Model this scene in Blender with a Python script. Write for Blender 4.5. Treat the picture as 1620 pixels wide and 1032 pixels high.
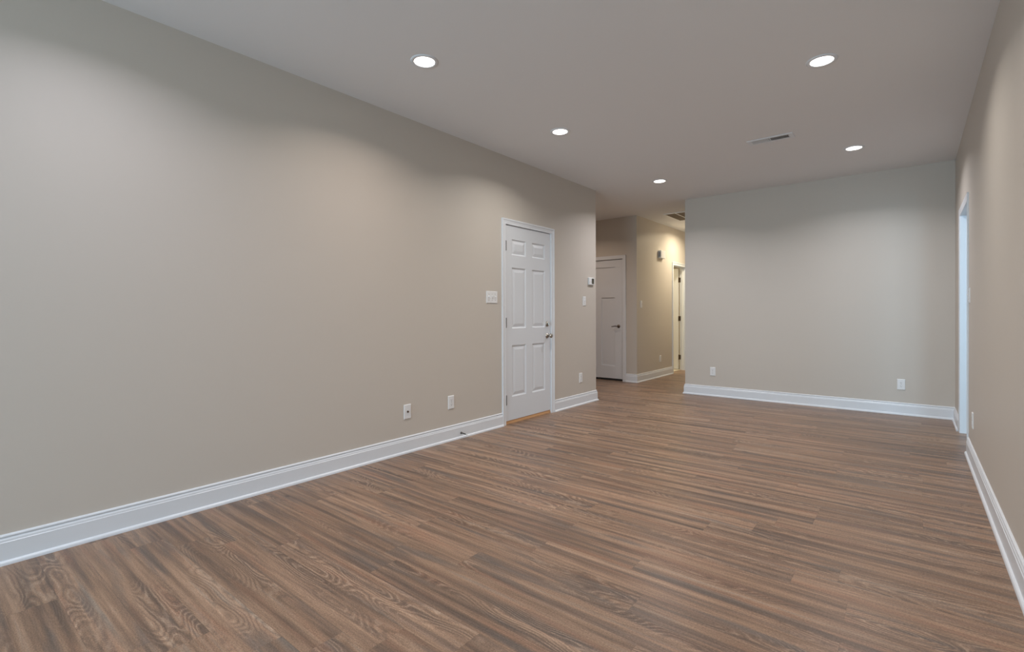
import bpy, bmesh, math, random
from mathutils import Vector, Matrix
for o in list(bpy.data.objects): bpy.data.objects.remove(o)
SC = bpy.context.scene; COL = SC.collection
random.seed(4)
# ------------------------------------------------------------------ camera
YAW, PITCH, ROLL, F = math.radians(38.9865), math.radians(-0.2347), math.radians(-0.1667), 782.93
Fv = Vector((-math.sin(YAW)*math.cos(PITCH), math.cos(YAW)*math.cos(PITCH), math.sin(PITCH)))
Rv = Vector((math.cos(YAW), math.sin(YAW), 0)); Uv = Rv.cross(Fv)
R2 = Rv*math.cos(ROLL)+Uv*math.sin(ROLL); U2 = -Rv*math.sin(ROLL)+Uv*math.cos(ROLL)
cd = bpy.data.cameras.new('camera'); cam = bpy.data.objects.new('camera', cd); COL.objects.link(cam)
cd.sensor_fit = 'HORIZONTAL'; cd.sensor_width = 36; cd.lens = 36*F/1620; cd.shift_y = -16.0555/1620
cd.clip_start = .02
M = Matrix((R2, U2, -Fv)).transposed().to_4x4(); M.translation = Vector((0, 0, 1.1333)); cam.matrix_world = M
SC.camera = cam
# ------------------------------------------------------------------ world, daylight, exposure
w = bpy.data.worlds.new('sky'); SC.world = w; w.use_nodes = True
bg = w.node_tree.nodes['Background']; bg.inputs[0].default_value = (.62, .78, 1, 1); bg.inputs[1].default_value = 1.2
def area(name, loc, rot, sx, sy, power, col, spread=180):
    l = bpy.data.lights.new(name, 'AREA'); l.shape = 'RECTANGLE'; l.size = sx; l.size_y = sy
    l.energy = power; l.color = col; l.spread = math.radians(spread)
    o = bpy.data.objects.new(name, l); COL.objects.link(o); o.location = loc; o.rotation_euler = rot
    return o
area('daylight_rear_window', (-1.45, -5.2, 1.12), (math.pi/2, 0, 0), 2.8, 1.9, 200, (.61, .85, 1))
area('daylight_side_room_window', (1.6, 3.66, 1.3), (math.pi/2, 0, 0), 1.3, 1.4, 37.5, (.50, .79, 1))
LENS = 9.0         # lens glow
SC.view_settings.view_transform = 'Standard'; SC.view_settings.look = 'None'
SC.view_settings.gamma = 1; SC.view_settings.use_curve_mapping = False
SC.view_settings.exposure = 0.0

# ------------------------------------------------------------------ materials
def mat(name, col, rough=.5, metal=0, spec=.5, emit=None, strength=0, bump=0, bscale=200):
    m = bpy.data.materials.new(name); m.use_nodes = True; nt = m.node_tree; b = nt.nodes['Principled BSDF']
    b.inputs['Base Color'].default_value = (*col, 1); b.inputs['Roughness'].default_value = rough
    b.inputs['Metallic'].default_value = metal; b.inputs['Specular IOR Level'].default_value = spec
    if emit: b.inputs['Emission Color'].default_value = (*emit, 1); b.inputs['Emission Strength'].default_value = strength
    tc = nt.nodes.new('ShaderNodeTexCoord'); n = nt.nodes.new('ShaderNodeTexNoise'); n.inputs['Scale'].default_value = bscale
    nt.links.new(tc.outputs['Object'], n.inputs['Vector'])
    if bump:
        bp = nt.nodes.new('ShaderNodeBump'); bp.inputs['Strength'].default_value = bump; bp.inputs['Distance'].default_value = .001
        nt.links.new(n.outputs['Fac'], bp.inputs['Height']); nt.links.new(bp.outputs['Normal'], b.inputs['Normal'])
    return m
M_WALL = mat('wall_paint', (.60, .555, .50), .5, spec=.3, bump=.12, bscale=350)
M_CEIL = mat('ceiling_paint', (.83, .84, .86), .9, spec=.1, bump=.15, bscale=250)
M_TRIM = mat('trim_enamel', (.765, .80, .845), .32, spec=.5)
M_DOOR = mat('door_enamel', (.73, .765, .81), .38, spec=.5, bump=.05, bscale=90)
M_PLATE = mat('plate_plastic', (.80, .81, .82), .35)
M_SLOT = mat('dark_slot', (.03, .03, .03), .6)
M_NICKEL = mat('satin_nickel', (.45, .42, .38), .3, 1)
M_BRONZE = mat('aged_metal', (.16, .12, .09), .35, 1)
M_STEEL = mat('dark_hinge_steel', (.13, .125, .12), .55, .6)
M_LENS = mat('lamp_lens', (.9, .9, .9), .4, emit=(1, .93, .85), strength=LENS)
M_LCD = mat('lcd_glass', (.07, .065, .05), .25)
M_DUCT = mat('duct_dark', (.06, .05, .045), .8)
M_FILTER = mat('grille_filter', (.34, .28, .20), .8)
M_RUBBER = mat('white_rubber', (.7, .7, .68), .6)
M_TILE = mat('pale_tile', (.62, .58, .50), .4)
M_OUT = mat('exterior_sill', (.5, .5, .5), .7)

def pine():
    m = bpy.data.materials.new('raw_pine'); m.use_nodes = True; nt = m.node_tree; b = nt.nodes['Principled BSDF']
    tc = nt.nodes.new('ShaderNodeTexCoord'); mp = nt.nodes.new('ShaderNodeMapping'); n = nt.nodes.new('ShaderNodeTexNoise')
    mp.inputs['Scale'].default_value = (3, 60, 60); n.inputs['Scale'].default_value = 2
    r = nt.nodes.new('ShaderNodeValToRGB'); r.color_ramp.elements[0].color = (.50, .25, .11, 1); r.color_ramp.elements[1].color = (.80, .50, .26, 1)
    nt.links.new(tc.outputs['Object'], mp.inputs[0]); nt.links.new(mp.outputs[0], n.inputs['Vector'])
    nt.links.new(n.outputs['Fac'], r.inputs[0]); nt.links.new(r.outputs[0], b.inputs['Base Color']); b.inputs['Roughness'].default_value = .7
    return m
M_PINE = pine()

def planks():
    m = bpy.data.materials.new('vinyl_oak_planks'); m.use_nodes = True; nt = m.node_tree; b = nt.nodes['Principled BSDF']
    N = nt.nodes.new; L = nt.links.new
    def val(s, v):
        if isinstance(v, (int, float)): s.default_value = v
        else: L(v, s)
    def ma(op, a, b_=0, c=0):
        n = N('ShaderNodeMath'); n.operation = op; val(n.inputs[0], a); val(n.inputs[1], b_); val(n.inputs[2], c); return n.outputs[0]
    def comb(x, y, z):
        n = N('ShaderNodeCombineXYZ'); val(n.inputs[0], x); val(n.inputs[1], y); val(n.inputs[2], z); return n.outputs[0]
    def noise(v, sc, det=2, rough=.5, dist=0):
        n = N('ShaderNodeTexNoise'); L(v, n.inputs['Vector']); n.inputs['Scale'].default_value = sc
        n.inputs['Detail'].default_value = det; n.inputs['Roughness'].default_value = rough; n.inputs['Distortion'].default_value = dist
        return n.outputs['Fac']
    def white(v):
        n = N('ShaderNodeTexWhiteNoise'); n.noise_dimensions = '3D'; L(v, n.inputs['Vector']); return n
    def ramp(f, els):
        n = N('ShaderNodeValToRGB'); L(f, n.inputs[0]); e = n.color_ramp.elements
        e[0].position, e[0].color = els[0][0], (*els[0][1], 1); e[1].position, e[1].color = els[-1][0], (*els[-1][1], 1)
        for p, c in els[1:-1]: k = e.new(p); k.color = (*c, 1)
        return n.outputs[0]
    def mix(f, a, c, mode='MIX'):
        n = N('ShaderNodeMix'); n.data_type = 'RGBA'; n.blend_type = mode; val(n.inputs[0], f)
        for s, v in ((n.inputs[6], a), (n.inputs[7], c)):
            if isinstance(v, tuple): s.default_value = (*v, 1)
            else: L(v, s)
        return n.outputs[2]
    def mr(v, a, b_, c, d):
        n = N('ShaderNodeMapRange'); val(n.inputs[0], v)
        for i, q in enumerate((a, b_, c, d)): n.inputs[i+1].default_value = q
        return n.outputs[0]
    tc = N('ShaderNodeTexCoord'); sp = N('ShaderNodeSeparateXYZ'); L(tc.outputs['Object'], sp.inputs[0])
    X, Y = sp.outputs[0], sp.outputs[1]
    W, LEN = .1488, 1.215
    v = ma('DIVIDE', ma('SUBTRACT', Y, .6897), W); row = ma('FLOOR', v); fy = ma('FRACT', v)
    ro = white(comb(row, 3.1, .7)).outputs['Value']
    off = ma('MULTIPLY', ro, 1.7)
    for k_, x_ in ((-3, -2.65), (-2, -2.05), (0, -2.94), (1, -2.795), (2, -2.64), (4, -1.85), (6, -1.6), (11, -.40), (12, -.245), (13, -.85), (14, -.65)):
        is_ = ma('COMPARE', row, k_, .1)                          # rows whose end joints are plain to see
        off = ma('ADD', ma('MULTIPLY', off, ma('SUBTRACT', 1, is_)), ma('MULTIPLY', is_, x_))
    u = ma('DIVIDE', ma('SUBTRACT', X, off), LEN); ci = ma('FLOOR', u); fx = ma('FRACT', u)
    wn = white(comb(row, ci, 1.3)); r1 = wn.outputs['Value']
    wc = N('ShaderNodeSeparateColor'); L(wn.outputs['Color'], wc.inputs[0]); r2, r3 = wc.outputs[0], wc.outputs[1]
    ox = ma('MULTIPLY', r2, 37.0); oy = ma('MULTIPLY', r3, 53.0)
    px, py = ma('ADD', X, ox), ma('ADD', Y, oy)
    # broad patches running along the board (grey / tan / red brown)
    broad = noise(comb(ma('MULTIPLY', px, .75), ma('MULTIPLY', py, 21), r1), 1, 3, .6)
    base = ramp(broad, [(.27, (.125, .097, .083)), (.40, (.185, .137, .109)), (.50, (.262, .186, .138)), (.60, (.335, .240, .176)), (.72, (.300, .256, .217))])
    grey = noise(comb(ma('MULTIPLY', px, 1.8), ma('MULTIPLY', py, 17), ma('ADD', r1, 5)), 1, 2.5, .55)
    base = mix(ma('MULTIPLY', mr(grey, .52, .68, 0, 1), .68), base, (.140, .128, .122))
    base = mix(ma('MULTIPLY', mr(noise(comb(ma('MULTIPLY', px, 1.7), ma('MULTIPLY', py, 18), ma('ADD', r1, 9)), 1, 1, .5), .56, .72, 0, 1), .38), base, (.31, .175, .120))
    # cathedral grain: contour lines of a stretched height field
    hf = noise(comb(ma('MULTIPLY', px, 1.9), ma('MULTIPLY', py, 8.5), ma('ADD', r1, 2)), 1, 1.0, .4, .15)
    wob = noise(comb(ma('MULTIPLY', px, 30), ma('MULTIPLY', py, 60), 0), 1, 3, .65)
    ph = ma('ADD', ma('MULTIPLY', hf, 135), ma('MULTIPLY', wob, 5.0))
    ct = ma('SINE', ph)
    amt = mr(noise(comb(ma('MULTIPLY', px, 1.0), ma('MULTIPLY', py, 6), ma('ADD', r1, 7)), 1, 1, .5), .50, .62, .04, 1)
    brk = mr(noise(comb(ma('MULTIPLY', px, 14), ma('MULTIPLY', py, 40), 4), 1, 2, .6), .35, .62, .25, 1)
    base = mix(ma('MULTIPLY', ma('MULTIPLY', ma('MULTIPLY', mr(ct, .45, .98, 0, 1), amt), brk), .62), base, (.42, .335, .265))
    base = mix(ma('MULTIPLY', ma('MULTIPLY', mr(ct, -.3, -1, 0, 1), amt), .42), base, (.095, .080, .073))
    # fine pores and fibres
    fib = noise(comb(ma('MULTIPLY', px, 10), ma('MULTIPLY', py, 150), 0), 1, 4, .65)
    spk = noise(comb(ma('MULTIPLY', px, 140), ma('MULTIPLY', py, 230), 0), 1, 3, .75)
    st = noise(comb(ma('MULTIPLY', px, .7), ma('MULTIPLY', py, 26), ma('ADD', r1, 3)), 1, 2, .6)
    f1 = mr(fib, .3, .7, .84, 1.16); f2 = mr(spk, .32, .68, .68, 1.32)
    k = ma('MULTIPLY', ma('MULTIPLY', f1, f2), mr(st, .3, .7, .84, 1.20))
    k = ma('MULTIPLY', k, mr(r1, 0, 1, .93, 1.10))
    # seams
    ey = ma('MINIMUM', fy, ma('SUBTRACT', 1, fy)); ex = ma('MULTIPLY', ma('MINIMUM', fx, ma('SUBTRACT', 1, fx)), LEN/W)
    seam = mr(ma('MINIMUM', ey, ex), 0, .010, .82, 1)
    k = ma('MULTIPLY', k, seam)
    kc = comb(k, k, k)
    colr = mix(1.0, mix(1.0, base, (.97, .885, .805), 'MULTIPLY'), kc, 'MULTIPLY')
    # small dark knots
    vo = N('ShaderNodeTexVoronoi'); vo.inputs['Scale'].default_value = 1
    L(comb(ma('MULTIPLY', px, 1.3), ma('MULTIPLY', py, 3.1), 0), vo.inputs['Vector'])
    colr = mix(mr(ma('ADD', vo.outputs['Distance'], ma('MULTIPLY', wob, .03)), .030, .062, .75, 0), colr, (.055, .047, .043))
    L(colr, b.inputs['Base Color'])
    val(b.inputs['Roughness'], mr(fib, .3, .7, .30, .42)); b.inputs['Specular IOR Level'].default_value = .26
    bp = N('ShaderNodeBump'); bp.inputs['Strength'].default_value = .25; bp.inputs['Distance'].default_value = .0006
    L(ma('ADD', fib, ma('MULTIPLY', seam, 2)), bp.inputs['Height']); L(bp.outputs['Normal'], b.inputs['Normal'])
    return m
M_FLOOR = planks()

# ------------------------------------------------------------------ helpers
def new(): return bmesh.new()
def box(bm, a, b):
    x0, x1 = sorted((a[0], b[0])); y0, y1 = sorted((a[1], b[1])); z0, z1 = sorted((a[2], b[2]))
    v = [bm.verts.new(p) for p in ((x0,y0,z0),(x1,y0,z0),(x1,y1,z0),(x0,y1,z0),(x0,y0,z1),(x1,y0,z1),(x1,y1,z1),(x0,y1,z1))]
    for f in ((0,3,2,1),(4,5,6,7),(0,1,5,4),(1,2,6,5),(2,3,7,6),(3,0,4,7)): bm.faces.new([v[i] for i in f])
    return v
def obj(name, bm, m, parent=None, smooth=False, bevel=0, seg=2):
    bmesh.ops.recalc_face_normals(bm, faces=bm.faces[:])
    me = bpy.data.meshes.new(name); bm.to_mesh(me); bm.free(); me.materials.append(m)
    if smooth:
        for p in me.polygons: p.use_smooth = True
    o = bpy.data.objects.new(name, me); COL.objects.link(o)
    if parent: o.parent = parent
    if bevel:
        d = o.modifiers.new('bevel', 'BEVEL'); d.width = bevel; d.segments = seg; d.limit_method = 'ANGLE'; d.angle_limit = .6
    return o
def struct(o, label=None):
    o['kind'] = 'structure'
    if label: o['label'] = label
    return o
def thing(name, label, cat, loc, rz=0, group=None):
    o = bpy.data.objects.new(name, None); COL.objects.link(o); o.empty_display_size = .05
    o.location = loc; o.rotation_euler = (0, 0, rz); o['label'] = label; o['category'] = cat
    if group: o['group'] = group
    return o
def sweep(bm, path, prof, n, ends=True):
    n = Vector(n); P = [Vector(p) for p in path]; rings = []
    for i, p in enumerate(P):
        ds = []
        if i > 0: ds.append((P[i]-P[i-1]).normalized())
        if i < len(P)-1: ds.append((P[i+1]-P[i]).normalized())
        sd = [n.cross(d) for d in ds]; m = sum(sd, Vector()).normalized(); m = m/m.dot(sd[0])
        rings.append([bm.verts.new(p+m*s+n*t) for s, t in prof])
    k = len(prof)
    for a, b in zip(rings, rings[1:]):
        for j in range(k): bm.faces.new((a[j], a[(j+1) % k], b[(j+1) % k], b[j]))
    if ends: bm.faces.new(rings[0]); bm.faces.new(rings[-1][::-1])
def lathe(bm, prof, axis='Y', seg=32, c=(0, 0, 0)):
    """prof: (radius, height along axis)"""
    rings = []
    for r, h in prof:
        ring = []
        for i in range(seg):
            a = 2*math.pi*i/seg; u, v = r*math.cos(a), r*math.sin(a)
            p = (u, h, v) if axis == 'Y' else (u, v, h) if axis == 'Z' else (h, u, v)
            ring.append(bm.verts.new((p[0]+c[0], p[1]+c[1], p[2]+c[2])))
        rings.append(ring)
    for a, b in zip(rings, rings[1:]):
        for i in range(seg): bm.faces.new((a[i], a[(i+1) % seg], b[(i+1) % seg], b[i]))
    bm.faces.new(rings[0]); bm.faces.new(rings[-1][::-1])
def tree_copy(o, parent=None):
    c = o.copy(); COL.objects.link(c)
    if parent: c.parent = parent
    for ch in [q for q in bpy.data.objects if q.parent == o]: tree_copy(ch, c)
    return c

# ------------------------------------------------------------------ the shell
H, T = 2.74, .12
XL, YE, YB, XB, XR, YC, XH = -3.217, 5.717, 6.99, -2.504, .35, 7.577, -3.507
YR, XW, YN = -5.0, -5.3, 10.9       # rear wall, far west, north end
SX, SY = 2.9, 3.8                   # side room extents
bm = new(); box(bm, (XW-T, YR-T, -.1), (XR+T, YN+T, 0)); box(bm, (XR+T, SY-T, -.1), (SX+T, YB+T, 0))
struct(obj('floor', bm, M_FLOOR), 'brown and grey wood-look plank floor running across the whole room')
bm = new(); box(bm, (XW-T, YR-T, H), (XR+T, YN+T, H+.1)); box(bm, (XR+T, SY-T, H), (SX+T, YB+T, H+.1))
struct(obj('ceiling', bm, M_CEIL), 'flat pale grey painted ceiling')

D1 = (3.858, 4.686, 2.056); DR = (5.432, 6.278, 2.058); DH = (9.142, 9.848, 2.056); DC = (-4.689, -3.749, 2.056)
def wall_y(name, x0, x1, y0, y1, op=None, label=None):     # wall running along y, with one opening
    bm = new()
    if op:
        box(bm, (x0, y0, 0), (x1, op[0], H)); box(bm, (x0, op[1], 0), (x1, y1, H)); box(bm, (x0, op[0], op[2]), (x1, op[1], H))
        if len(op) > 3: box(bm, (x0, op[0], 0), (x1, op[1], op[3]))
    else: box(bm, (x0, y0, 0), (x1, y1, H))
    return struct(obj(name, bm, M_WALL), label)
def wall_x(name, y0, y1, x0, x1, op=None, label=None):
    bm = new()
    if op:
        box(bm, (x0, y0, 0), (op[0], y1, H)); box(bm, (op[1], y0, 0), (x1, y1, H)); box(bm, (op[0], y0, op[2]), (op[1], y1, H))
        if len(op) > 3: box(bm, (op[0], y0, 0), (op[1], y1, op[3]))
    else: box(bm, (x0, y0, 0), (x1, y1, H))
    return struct(obj(name, bm, M_WALL), label)
wall_y('wall_left', XL-T, XL, YR, YE, D1, 'long beige wall on the left with the six-panel door')
wall_x('wall_alcove_south', YE-T, YE, XW, XL-T)
wall_y('wall_alcove_west', XW-T, XW, YE-T, YN)
wall_x('wall_alcove', YC, YC+T, XW, XH-T, DC, 'beige alcove wall with the three-panel door')
wall_y('wall_hall_left', XH-T, XH, YC, YN, DH, 'left wall of the lit hallway')
wall_x('wall_bath', 8.62, 8.74, XW, XH-T)
wall_x('wall_back', YB, YB+T, XB, XR+T, None, 'beige back wall with two outlets')
wall_y('wall_hall_right', XB, XB+T, YB+T, YN)
wall_x('wall_hall_end', YN, YN+T, XW-T, XB+T)
wall_y('wall_right', XR, XR+T, YR, YB, DR, 'beige wall on the right with a doorway')
wall_x('wall_rear', YR-T, YR, XL-T, XR+T, (-2.85, -.05, 2.1, .12))
wall_x('wall_side_room_south', SY-T, SY, XR+T, SX+T, (.95, 2.25, 2.05, .6))
wall_y('wall_side_room_east', SX, SX+T, SY, YB)
wall_x('wall_side_room_north', YB, YB+T, XR+T, SX+T)
# windows behind the camera and in the side room
def window(name, x0, x1, z0, z1, y):
    bm = new(); f = .05
    box(bm, (x0, y-.04, z0), (x0+f, y+.02, z1)); box(bm, (x1-f, y-.04, z0), (x1, y+.02, z1))
    box(bm, (x0+f, y-.04, z0), (x1-f, y+.02, z0+f)); box(bm, (x0+f, y-.04, z1-f), (x1-f, y+.02, z1))
    box(bm, ((x0+x1)/2-.03, y-.04, z0+f), ((x0+x1)/2+.03, y+.02, z1-f))
    return struct(obj(name, bm, M_TRIM, bevel=.003))
window('window_1', -2.85, -.05, .12, 2.1, YR-T/2)
window('window_2', .95, 2.25, .6, 2.05, SY-T/2)

# baseboards: tall moulded board with quarter-round shoe
BB = [(0, 0), (.027, 0), (.0265, .008), (.024, .014), (.0195, .018), (.015, .0195), (.015, .100), (.0125, .1025), (.0125, .105),
      (.0115, .112), (.0075, .1175), (.0055, .1185), (.0055, .1215), (.0105, .1245), (.0105, .1285), (.0085, .132), (.0045, .1345), (0, .135)]
def baseboard(name, path, label=None):
    bm = new(); sweep(bm, [(x, y, 0) for x, y in path], BB, (0, 0, 1)); return struct(obj(name, bm, M_TRIM), label)
baseboard('baseboard_left', [(XL, 3.809), (XL, YR), (-.0+XR, YR)], 'white baseboard along the left wall before the door')
baseboard('baseboard_left', [(XW, YE), (XL, YE), (XL, 4.738)], 'white baseboard wrapping the left wall end past the door')
baseboard('baseboard_hall', [(XH, 9.098), (XH, YC), (-3.697, YC)], 'white baseboard around the hallway corner')
baseboard('baseboard_back', [(XR, 6.331), (XR, YB), (XB, YB), (XB, YN), (XH, YN), (XH, 9.89)], 'white baseboard along the back wall')
baseboard('baseboard_right', [(XR, YR), (XR, 5.379)], 'white baseboard along the right wall')
baseboard('baseboard_alcove', [(-4.74, YC), (XW, YC), (XW, YE)])

# door casings and jambs
CS = [(0, 0), (0, .009), (.003, .011), (.010, .011), (.013, .009), (.036, .012), (.044, .0165), (.052, .018), (.057, .0165), (.057, 0)]
CF = [(0, 0), (0, .012), (.004, .014), (.057, .016), (.060, .014), (.060, 0)]
CT = [(0, 0), (0, .006), (.012, .008), (.045, .011), (.057, .011), (.057, 0)]
def casing(name, path, prof, n, jambs, label=None):
    bm = new(); sweep(bm, path, prof, n)
    for a, b in jambs: box(bm, a, b)
    return struct(obj(name, bm, M_TRIM), label)
e = .002
casing('trim_1', [(XL, 3.866, 0), (XL, 3.866, 2.046), (XL, 4.680, 2.046), (XL, 4.680, 0)], CS, (1, 0, 0),
       [((XL-T+e, 3.858, 0), (XL, 3.8685, 2.056)), ((XL-T+e, 4.6755, 0), (XL, 4.686, 2.056)), ((XL-T+e, 3.8685, 2.0465), (XL, 4.6755, 2.056)),
        ((XL-T+e, 3.8685, 0), (XL-.052, 3.885, 2.0465)), ((XL-T+e, 4.659, 0), (XL-.052, 4.6755, 2.0465)), ((XL-T+e, 3.885, 2.033), (XL-.052, 4.659, 2.0465))],
       'white moulded casing around the six-panel door')
casing('trim_2', [(-4.681, YC, 0), (-4.681, YC, 2.048), (-3.757, YC, 2.048), (-3.757, YC, 0)], CF, (0, -1, 0),
       [((-4.689, YC, 0), (-4.679, YC+T, 2.056)), ((-3.761, YC, 0), (-3.749, YC+T, 2.056)), ((-4.679, YC, 2.0475), (-3.761, YC+T, 2.056)),
        ((-4.679, YC+.052, 0), (-4.66, YC+T, 2.0475)), ((-3.778, YC+.052, 0), (-3.761, YC+T, 2.0475)), ((-4.66, YC+.052, 2.035), (-3.778, YC+T, 2.0475))],
       'white casing around the alcove door')
casing('trim_3', [(XH, 9.158, 0), (XH, 9.158, 2.042), (XH, 9.832, 2.042), (XH, 9.832, 0)], CS, (1, 0, 0),
       [((XH-T, 9.142, 0), (XH, 9.16, 2.056)), ((XH-T, 9.83, 0), (XH, 9.848, 2.056)), ((XH-T, 9.16, 2.04), (XH, 9.83, 2.056)),
        ((XH-.075, 9.16, 0), (XH-.04, 9.172, 2.04)), ((XH-.075, 9.818, 0), (XH-.04, 9.83, 2.04)), ((XH-.075, 9.172, 2.028), (XH-.04, 9.818, 2.04))],
       'white casing around the open hallway door')
casing('trim_4', [(XR, 6.262, 0), (XR, 6.262, 2.042), (XR, 5.448, 2.042), (XR, 5.448, 0)], CT, (-1, 0, 0),
       [((XR, 5.432, 0), (XR+T, 5.45, 2.058)), ((XR, 6.26, 0), (XR+T, 6.278, 2.058)), ((XR, 5.45, 2.04), (XR+T, 6.26, 2.058)),
        ((XR+.05, 6.248, 0), (XR+.085, 6.26, 2.04)), ((XR+.05, 5.45, 0), (XR+.085, 5.462, 2.04)), ((XR+.05, 5.462, 2.028), (XR+.085, 6.248, 2.04))],
       'white casing around the doorway in the right wall')
bm = new(); box(bm, (XW, 8.74, .0), (XH-T+.02, YN, .006)); struct(obj('trim_5', bm, M_TILE), 'pale tile floor beyond the open hallway door')
# bare wooden sill under the left door
bm = new(); box(bm, (0, -.062, 0), (.806, -.0, .020)); box(bm, (0, -.056, .020), (.806, 0, .0335))
o = struct(obj('trim_6', bm, M_PINE, bevel=.002), 'bare orange wood sill under the six-panel door'); o.location = (XL-.065, 3.869, 0); o.rotation_euler = (0, 0, math.pi/2)

# ------------------------------------------------------------------ doors (built facing local -Y)
def slab_mesh(W, Z0, Z1, th, panels, kind):
    """panels: list of (x0,x1,z0,z1). kind 'raised' or 'flat'."""
    bm = new()
    xs = sorted({0, W, *[p[0] for p in panels], *[p[1] for p in panels]}); zs = sorted({Z0, Z1, *[p[2] for p in panels], *[p[3] for p in panels]})
    def inside(cx, cz): return any(p[0] < cx < p[1] and p[2] < cz < p[3] for p in panels)
    V = {}
    def vt(x, y, z):
        k = (round(x, 5), round(y, 5), round(z, 5))
        if k not in V: V[k] = bm.verts.new(k)
        return V[k]
    def q(*p): bm.faces.new([vt(*a) for a in p])
    for side, y0, sg in ((0, 0, 1), (1, th, -1)):
        for i in range(len(xs)-1):
            for j in range(len(zs)-1):
                a, b, c, d = xs[i], xs[i+1], zs[j], zs[j+1]
                if not inside((a+b)/2, (c+d)/2): q((a, y0, c), (b, y0, c), (b, y0, d), (a, y0, d))
        for (a, b, c, d) in panels:
            rs = [(0, 0), (.004, .0035), (.010, .0075), (.014, .009), (.019, .009), (.046, .0025), (.049, .002)] if kind == 'raised' else [(0, 0), (.001, .013)]
            for (i0, d0), (i1, d1) in zip(rs, rs[1:]):
                o0 = [(a+i0, c+i0), (b-i0, c+i0), (b-i0, d-i0), (a+i0, d-i0)]; o1 = [(a+i1, c+i1), (b-i1, c+i1), (b-i1, d-i1), (a+i1, d-i1)]
                for k in range(4):
                    k2 = (k+1) % 4
                    q((o0[k][0], y0+sg*d0, o0[k][1]), (o0[k2][0], y0+sg*d0, o0[k2][1]), (o1[k2][0], y0+sg*d1, o1[k2][1]), (o1[k][0], y0+sg*d1, o1[k][1]))
            i1, d1 = rs[-1]; y = y0+sg*d1
            q((a+i1, y, c+i1), (b-i1, y, c+i1), (b-i1, y, d-i1), (a+i1, y, d-i1))
    def strip(axis):
        if axis == 'x':
            for z in (Z0, Z1):
                for a, b in zip(xs, xs[1:]): q((a, 0, z), (b, 0, z), (b, th, z), (a, th, z))
        else:
            for x in (0, W):
                for a, b in zip(zs, zs[1:]): q((x, 0, a), (x, 0, b), (x, th, b), (x, th, a))
    strip('x'); strip('z')
    return bm
def hinge(parent, x, z, y, m, leaf=0, r=.0055):
    h = .094; bm = new(); lathe(bm, [(r, -h/2), (r, h/2)], 'Z', 14, (x, y, z))
    for s in (-1, 1): lathe(bm, [(r*.95, s*(h/2)), (r*.7, s*(h/2+.005))], 'Z', 14, (x, y, z))
    if leaf: box(bm, (x, y+.002, z-h/2), (x+leaf, y+.0045, z+h/2))
    o = obj('hinge', bm, m, parent); o['label'] = 'metal hinge'; return o

# six-panel entry door in the left wall
d1 = thing('door_1', 'white six-panel door with knob and deadbolt in the left wall', 'door', (XL-.003, 3.872, 0), math.pi/2)
struct(d1, d1['label'])
pw = [(.105, .345), (.455, .695)]
pan = [(a, b, c, d) for a, b in pw for c, d in ((.275, .808), (.982, 1.612), (1.742, 1.905))]
obj('door_slab', slab_mesh(.80, .036, 2.042, .044, pan, 'raised'), M_DOOR, d1)
for z in (1.828, 1.042, .252): hinge(d1, -.001, z, -.0085, M_STEEL, r=.0078)
bm = new(); lathe(bm, [(.031, 0), (.031, -.003), (.027, -.008), (.020, -.011), (.020, -.012)], 'Y', 32, (.738, 0, .885))
kn = obj('knob_rosette', bm, M_NICKEL, d1, True); kn['label'] = 'round satin nickel rosette'
bm = new(); lathe(bm, [(.010, -.011), (.010, -.034), (.014, -.038), (.022, -.043), (.0255, -.051), (.0255, -.057), (.021, -.064), (.010, -.067)], 'Y', 32, (.738, 0, .885))
kn = obj('door_knob', bm, M_NICKEL, d1, True); kn['label'] = 'round satin nickel door knob'
bm = new(); lathe(bm, [(.031, 0), (.031, -.004), (.026, -.011), (.019, -.014), (.017, -.016)], 'Y', 32, (.738, 0, 1.018))
db = obj('deadbolt', bm, M_NICKEL, d1, True); db['label'] = 'round satin nickel deadbolt rosette'
bm = new(); box(bm, (.734, -.030, 1.001), (.742, -.014, 1.035)); tt = obj('thumb_turn', bm, M_NICKEL, db, bevel=.002)
bm = new(); box(bm, (.7995, .008, .86), (.8015, .030, .91)); box(bm, (.7995, .008, .99), (.8015, .030, 1.04)); obj('latch_plate', bm, M_STEEL, d1)

# three-panel alcove door
d2 = thing('door_2', 'closed white three-panel door with dark lever in the alcove', 'door', (-4.678, YC+.010, 0), 0)
struct(d2, d2['label'])
pan = [(.14, .77, 1.52, 1.92), (.14, .39, .248, 1.405), (.52, .77, .248, 1.405)]
obj('door_slab', slab_mesh(.91, .034, 2.042, .035, pan, 'flat'), M_DOOR, d2)
bm = new(); lathe(bm, [(.028, 0), (.028, -.004), (.024, -.009), (.011, -.011), (.010, -.040), (.010, -.048)], 'Y', 28, (.842, 0, .92))
lv = obj('lever_handle', bm, M_BRONZE, d2, True); lv['label'] = 'dark bronze lever handle'
bm = new()
pts = [(0, 0), (-.03, .002), (-.06, .001), (-.09, -.004), (-.112, -.008)]; rr = [.0095, .0085, .0075, .007, .006]
rings = []
for (u, v), r in zip(pts, rr):
    rings.append([bm.verts.new((.842+u, -.046+r*.7*math.sin(a), .92+v+r*math.cos(a))) for a in [2*math.pi*i/12 for i in range(12)]])
for a, b in zip(rings, rings[1:]):
    for i in range(12): bm.faces.new((a[i], a[(i+1) % 12], b[(i+1) % 12], b[i]))
bm.faces.new(rings[0]); bm.faces.new(rings[-1][::-1])
obj('lever', bm, M_BRONZE, lv, True)
bm = new(); box(bm, (.002, .001, .0005), (.908, .034, .020)); obj('gap_shade_strip', bm, M_SLOT, d2)['label'] = 'black strip painting the shade in the gap under the door'  # black strip paints the shade of the open gap below the slab

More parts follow.
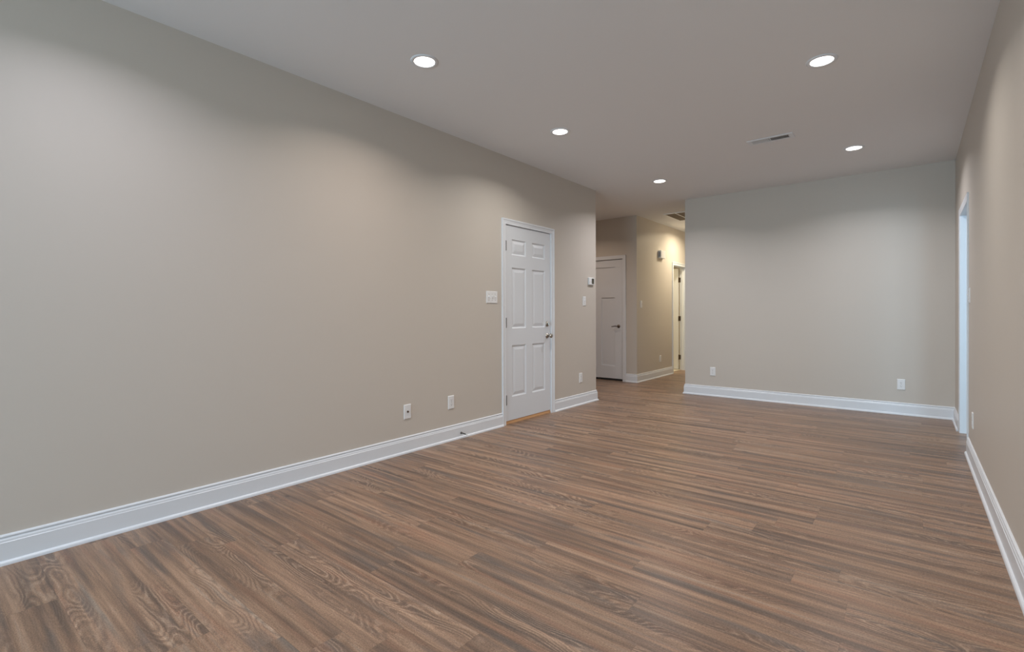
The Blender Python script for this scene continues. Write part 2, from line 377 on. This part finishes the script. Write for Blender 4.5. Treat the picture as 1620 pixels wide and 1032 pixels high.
# open hallway door (hinged on the far jamb, swung into the next room)
d3 = thing('door_3', 'white hallway door standing open with three dark hinges', 'door', (-3.645-.655, 9.793, 0), 0)
struct(d3, d3['label'])
obj('door_slab', slab_mesh(.655, .018, 2.026, .035, [(.12, .535, 1.52, 1.92), (.12, .28, .248, 1.405), (.375, .535, .248, 1.405)], 'flat'), M_DOOR, d3)
for z in (1.80, 1.03, .255):
    hinge(d3, .664, z, -.003, M_BRONZE)
# hinge leaves let into the far jamb
for z in (1.80, 1.03, .255):
    bm = new(); box(bm, (.657, .0335, z-.047), (.690, .0368, z+.047)); o = obj('hinge_leaf', bm, M_BRONZE, d3)

# ------------------------------------------------------------------ electrical plates
SLOTS = [(.336, 'x')]
def plate(name, label, cat, loc, rz, w=.072, h=.118, kind='outlet', n=1, group=None):
    t = thing(name, label, cat, loc, rz, group)
    bm = new(); th = .0065
    v0 = [bm.verts.new(p) for p in ((-w/2, -.0, -h/2), (w/2, 0, -h/2), (w/2, 0, h/2), (-w/2, 0, h/2))]
    v1 = [bm.verts.new(p) for p in ((-w/2, -.003, -h/2), (w/2, -.003, -h/2), (w/2, -.003, h/2), (-w/2, -.003, h/2))]
    b = .004
    v2 = [bm.verts.new(p) for p in ((-w/2+b, -th, -h/2+b), (w/2-b, -th, -h/2+b), (w/2-b, -th, h/2-b), (-w/2+b, -th, h/2-b))]
    for a, c in ((v0, v1), (v1, v2)):
        for i in range(4): bm.faces.new((a[i], a[(i+1) % 4], c[(i+1) % 4], c[i]))
    bm.faces.new(v2); bm.faces.new(v0[::-1])
    obj('cover_plate', bm, M_PLATE, t)
    if kind == 'outlet':
        for s in (-1, 1):
            bm = new(); pr = []
            for i in range(28):
                a = 2*math.pi*i/28; pr.append((max(-.0165, min(.0165, .0175*math.cos(a))), .0145*math.sin(a)))
            lo = [bm.verts.new((x, -th+.001, z+s*.0195)) for x, z in pr]; hi = [bm.verts.new((x, -th-.0015, z+s*.0195)) for x, z in pr]
            for i in range(28): bm.faces.new((lo[i], lo[(i+1) % 28], hi[(i+1) % 28], hi[i]))
            bm.faces.new(hi)
            r = obj('receptacle', bm, M_PLATE, t)
            bm = new(); y = -th-.0018
            box(bm, (-.0078, y, s*.0195-.0005), (-.0058, y+.001, s*.0195+.0075)); box(bm, (.0058, y, s*.0195+.0005), (.0078, y+.001, s*.0195+.0068))
            lathe(bm, [(.0026, y-.0000), (.0026, y+.001)], 'Y', 12, (0, 0, s*.0195-.0065))
            obj('slots', bm, M_SLOT, r)
        bm = new(); lathe(bm, [(.0032, -th+.001), (.0032, -th-.001), (.002, -th-.0014)], 'Y', 12); obj('screw', bm, M_NICKEL, t)
    elif kind == 'switch':
        for k in range(n):
            cx = (k-(n-1)/2)*.046
            bm = new(); box(bm, (cx-.0055, -th-.0012, -.0125), (cx+.0055, -th+.001, .0125)); g = obj('toggle_frame', bm, M_PLATE, t, bevel=.0006, seg=1)
            bm = new(); v = box(bm, (cx-.0045, -th-.013, .000), (cx+.0045, -th-.0005, .009))
            obj('toggle', bm, M_PLATE, g, bevel=.001).rotation_euler = (0, 0, 0)
            for s in (-1, 1):
                bm = new(); lathe(bm, [(.0032, -th+.001), (.0032, -th-.001), (.002, -th-.0014)], 'Y', 12, (cx, 0, s*.030)); obj('screw', bm, M_NICKEL, t)
    elif kind == 'coax':
        bm = new(); lathe(bm, [(.0085, -th+.001), (.0085, -th-.003), (.0055, -th-.003), (.0055, -th-.011), (.003, -th-.0112)], 'Y', 16); o = obj('cable_jack', bm, M_BRONZE, t); o['label'] = 'dark round cable jack'
        for s in (-1, 1):
            bm = new(); lathe(bm, [(.0032, -th+.001), (.0032, -th-.001), (.002, -th-.0014)], 'Y', 12, (0, 0, s*.042)); obj('screw', bm, M_PLATE, t)
    return t
RL, RB, RR = math.pi/2, 0, -math.pi/2
G = 'white duplex outlets low on the walls'
plate('wall_outlet', 'white duplex outlet low on the left wall, right of the cable plate', 'outlet', (XL, 3.101, .342), RL, group=G)
plate('cable_plate', 'white wall plate with one dark central jack, low on the left wall', 'cable plate', (XL, 2.607, .335), RL, kind='coax')
plate('wall_outlet', 'white duplex outlet low on the short wall piece between six-panel door and alcove', 'outlet', (XL, 5.332, .333), RL, group=G)
plate('wall_outlet', 'white duplex outlet low on the back wall near its left end', 'outlet', (-2.125, YB, .336), RB, group=G)
plate('wall_outlet', 'white duplex outlet low on the back wall near the right corner', 'outlet', (-.098, YB, .336), RB, group=G)
plate('wall_outlet', 'small pale outlet low on the lit hallway wall', 'outlet', (XH, 8.545, .325), RL, group=G)
plate('wall_outlet', 'white outlet seen edge on, low on the right wall before the doorway', 'outlet', (XR, 5.01, .33), RR, group=G)
plate('light_switch', 'wide white three-toggle switch plate left of the six-panel door', 'switch', (XL, 3.658, 1.297), RL, w=.164, kind='switch', n=3)
plate('light_switch', 'single white toggle switch below the thermostat', 'switch', (XL, 5.420, 1.290), RL, kind='switch')
plate('light_switch', 'single pale toggle switch on the lit hallway wall corner', 'switch', (XH, 7.745, 1.288), RL, kind='switch')
plate('light_switch', 'single toggle switch seen edge on beside the right wall doorway', 'switch', (XR, 5.295, 1.268), RR, kind='switch')

# thermostat
t = thing('thermostat', 'small white thermostat with dark display near the end of the left wall', 'thermostat', (XL, 5.580, 1.547), RL)
bm = new(); box(bm, (-.068, -.022, -.046), (.068, 0, .046)); obj('housing', bm, M_PLATE, t, bevel=.004)
bm = new(); box(bm, (-.006, -.0232, -.034), (.052, -.021, .036)); obj('display', bm, M_LCD, t, bevel=.001)['label'] = 'dark grey display'
bm = new()
for k in range(3): box(bm, (-.052+k*.016, -.0235, -.012), (-.042+k*.016, -.0215, -.005))
obj('button', bm, M_RUBBER, t)
# door chime
t = thing('door_chime', 'white door chime box high on the lit hallway wall', 'door chime', (XH, 8.560, 2.183), RL)
bm = new(); box(bm, (-.10, -.055, -.068), (.10, 0, .068)); obj('cover', bm, M_PLATE, t, bevel=.006)
bm = new()
for k in range(7): box(bm, (-.1012, -.042+k*.005, -.045), (-.099, -.040+k*.005, .045))
obj('vent_slot', bm, M_SLOT, t)
# door stop on baseboard
t = thing('door_stop', 'small dark metal door stop sticking out of the left baseboard', 'door stop', (XL+.015, 3.213, .048), RL)
bm = new(); lathe(bm, [(.011, 0), (.011, -.003), (.007, -.006)], 'Y', 18); obj('base', bm, M_STEEL, t, True)
bm = new()
prev = None; seg = 10; turns = 14
for i in range(turns*12+1):
    a = 2*math.pi*i/12; y = -.006-.060*i/(turns*12); cx, cz = .0048*math.cos(a), .0048*math.sin(a)-.004*(i/(turns*12))**2
    ring = [bm.verts.new((cx*(1+.2*math.cos(b)), y+.0013*math.sin(b), cz*(1+.2*math.cos(b)))) for b in [2*math.pi*j/6 for j in range(6)]]
    if prev:
        for j in range(6): bm.faces.new((prev[j], prev[(j+1) % 6], ring[(j+1) % 6], ring[j]))
    prev = ring
obj('spring', bm, M_STEEL, t, True)
bm = new(); lathe(bm, [(.006, -.065), (.0075, -.067), (.0075, -.075), (.005, -.078)], 'Y', 16, (0, 0, -.004)); obj('rubber_tip', bm, M_RUBBER, t, True)['label'] = 'pale rubber tip'

# ------------------------------------------------------------------ ceiling fixtures
def can(loc, label, watts, col, spread=142):
    t = thing('recessed_light', label, 'ceiling light', (loc[0], loc[1], H), 0, 'round recessed lights in the ceiling')
    bm = new()
    pr = [(.064, 0), (.064, -.004), (.067, -.0065), (.080, -.0055), (.0875, -.002), (.088, 0)]
    rings = []
    for r, h in pr: rings.append([bm.verts.new((r*math.cos(2*math.pi*i/48), r*math.sin(2*math.pi*i/48), h)) for i in range(48)])
    for a, b in zip(rings, rings[1:]+rings[:1]):
        for i in range(48): bm.faces.new((a[i], a[(i+1) % 48], b[(i+1) % 48], b[i]))
    obj('trim_ring', bm, M_TRIM, t, True)
    bm = new(); lathe(bm, [(.0635, -.001), (.0635, -.003), (.045, -.0045), (.02, -.005)], 'Z', 48)
    obj('lamp_lens', bm, M_LENS, t, True)['label'] = 'glowing warm white lens'
    l = bpy.data.lights.new('recessed_lamp', 'AREA'); l.shape = 'DISK'; l.size = .124; l.energy = watts; l.color = col; l.spread = math.radians(spread)
    lo = bpy.data.objects.new('recessed_lamp', l); COL.objects.link(lo); lo.parent = t; lo.location = (0, 0, -.0062)
    return t
can((-2.411, 2.102), 'round glowing recessed light nearest the camera on the left, over the long wall', 8.3, (1, .865, .78))
can((-2.415, 3.665), 'round glowing recessed light second along the left row, above the six-panel door', 10.0, (1, .95, .89))
can((-2.385, 5.800), 'smallest round recessed light, in front of the hallway opening', 14.2, (.98, .955, .985))
can((-.450, 3.697), 'round glowing recessed light large at upper right near the right wall', 10.0, (1, .95, .89))
can((-.444, 5.846), 'round glowing recessed light right of the ceiling vent, before the back wall', 14.2, (.98, .955, .985))
can((-.450, 2.102), 'round glowing recessed light overhead near the camera by the right wall', 8.3, (1, .865, .78))
can((-2.411, .560), 'round recessed ceiling light behind the nearest visible one, over the long wall', 8.7, (.91, .89, 1))
can((-.450, .560), 'round recessed ceiling light straight above the camera by the right wall', 8.7, (.91, .89, 1))
can((-4.30, 6.62), 'added unseen ceiling light inside the alcove behind the long wall', 6.6, (1, .78, .63))  # added lamp, out of view, lifts the light on the alcove door
can((-2.93, 9.14), 'round recessed ceiling light in the hallway beyond the return grille', 23, (1, .865, .63), 160)
can((-4.55, 9.35), 'added unseen ceiling light in the small room behind the open hallway door', 22, (1, .80, .46))  # added lamp, out of view, warms and brightens the open door slab
# ceiling supply register
t = thing('ceiling_vent', 'narrow white two-way supply vent in the ceiling, between the lights near the back wall', 'vent', (-1.020, 5.060, H))
bm = new(); a, b = .190, .072; c, d = .152, .042
box(bm, (-a, -b, -.006), (a, -d, 0)); box(bm, (-a, d, -.006), (a, b, 0)); box(bm, (-a, -d, -.006), (-c, d, 0)); box(bm, (c, -d, -.006), (a, d, 0)); box(bm, (-.004, -d, -.008), (.004, d, 0))
obj('frame', bm, M_TRIM, t, bevel=.002)
bm = new(); box(bm, (-c, -d, -.0012), (c, d, -.0004)); obj('duct_opening', bm, M_DUCT, t)
for s, nm in ((-1, 'left'), (1, 'right')):
    bm = new()
    for k in range(11):
        x = s*(.012+k*.0132)
        # vanes lean outward from the middle
        v = [bm.verts.new(p) for p in ((x, -d, -.0015), (x, d, -.0015), (x+s*.008, d, -.009), (x+s*.008, -d, -.009), (x+.0008, -d, -.0015), (x+.0008, d, -.0015), (x+s*.008+.0008, d, -.009), (x+s*.008+.0008, -d, -.009))]
        for f in ((0,1,2,3),(4,7,6,5),(0,3,7,4),(1,5,6,2),(0,4,5,1),(3,2,6,7)): bm.faces.new([v[i] for i in f])
    obj('louver_bank', bm, M_TRIM, t)
# return air grille in the hallway ceiling
t = thing('return_air_grille', 'large white return air grille in the hallway ceiling with dark slots', 'vent', (-2.862, 8.140, H))
bm = new(); a, b, f = .283, .36, .028
box(bm, (-a, -b, -.008), (a, -b+f, 0)); box(bm, (-a, b-f, -.008), (a, b, 0)); box(bm, (-a, -b+f, -.008), (-a+f, b-f, 0)); box(bm, (a-f, -b+f, -.008), (a, b-f, 0))
for x in (-.09, .09): box(bm, (x-.008, -b+f, -.009), (x+.008, b-f, 0))
obj('frame', bm, M_TRIM, t, bevel=.0015)
bm = new(); box(bm, (-a+f, -b+f, -.002), (a-f, b-f, -.0004)); obj('filter', bm, M_FILTER, t)
bm = new()
n = 44
for k in range(n):
    y = -b+f+.006+k*(2*b-2*f-.012)/n
    v = [bm.verts.new(p) for p in ((-a+f, y, -.0022), (a-f, y, -.0022), (a-f, y+.007, -.0072), (-a+f, y+.007, -.0072))]
    bm.faces.new(v)
    v2 = [bm.verts.new((q.co.x, q.co.y, q.co.z-.0008)) for q in v]; bm.faces.new(v2[::-1])
    for i in range(4): bm.faces.new((v[i], v[(i+1) % 4], v2[(i+1) % 4], v2[i]))
obj('louver', bm, M_FILTER, t)
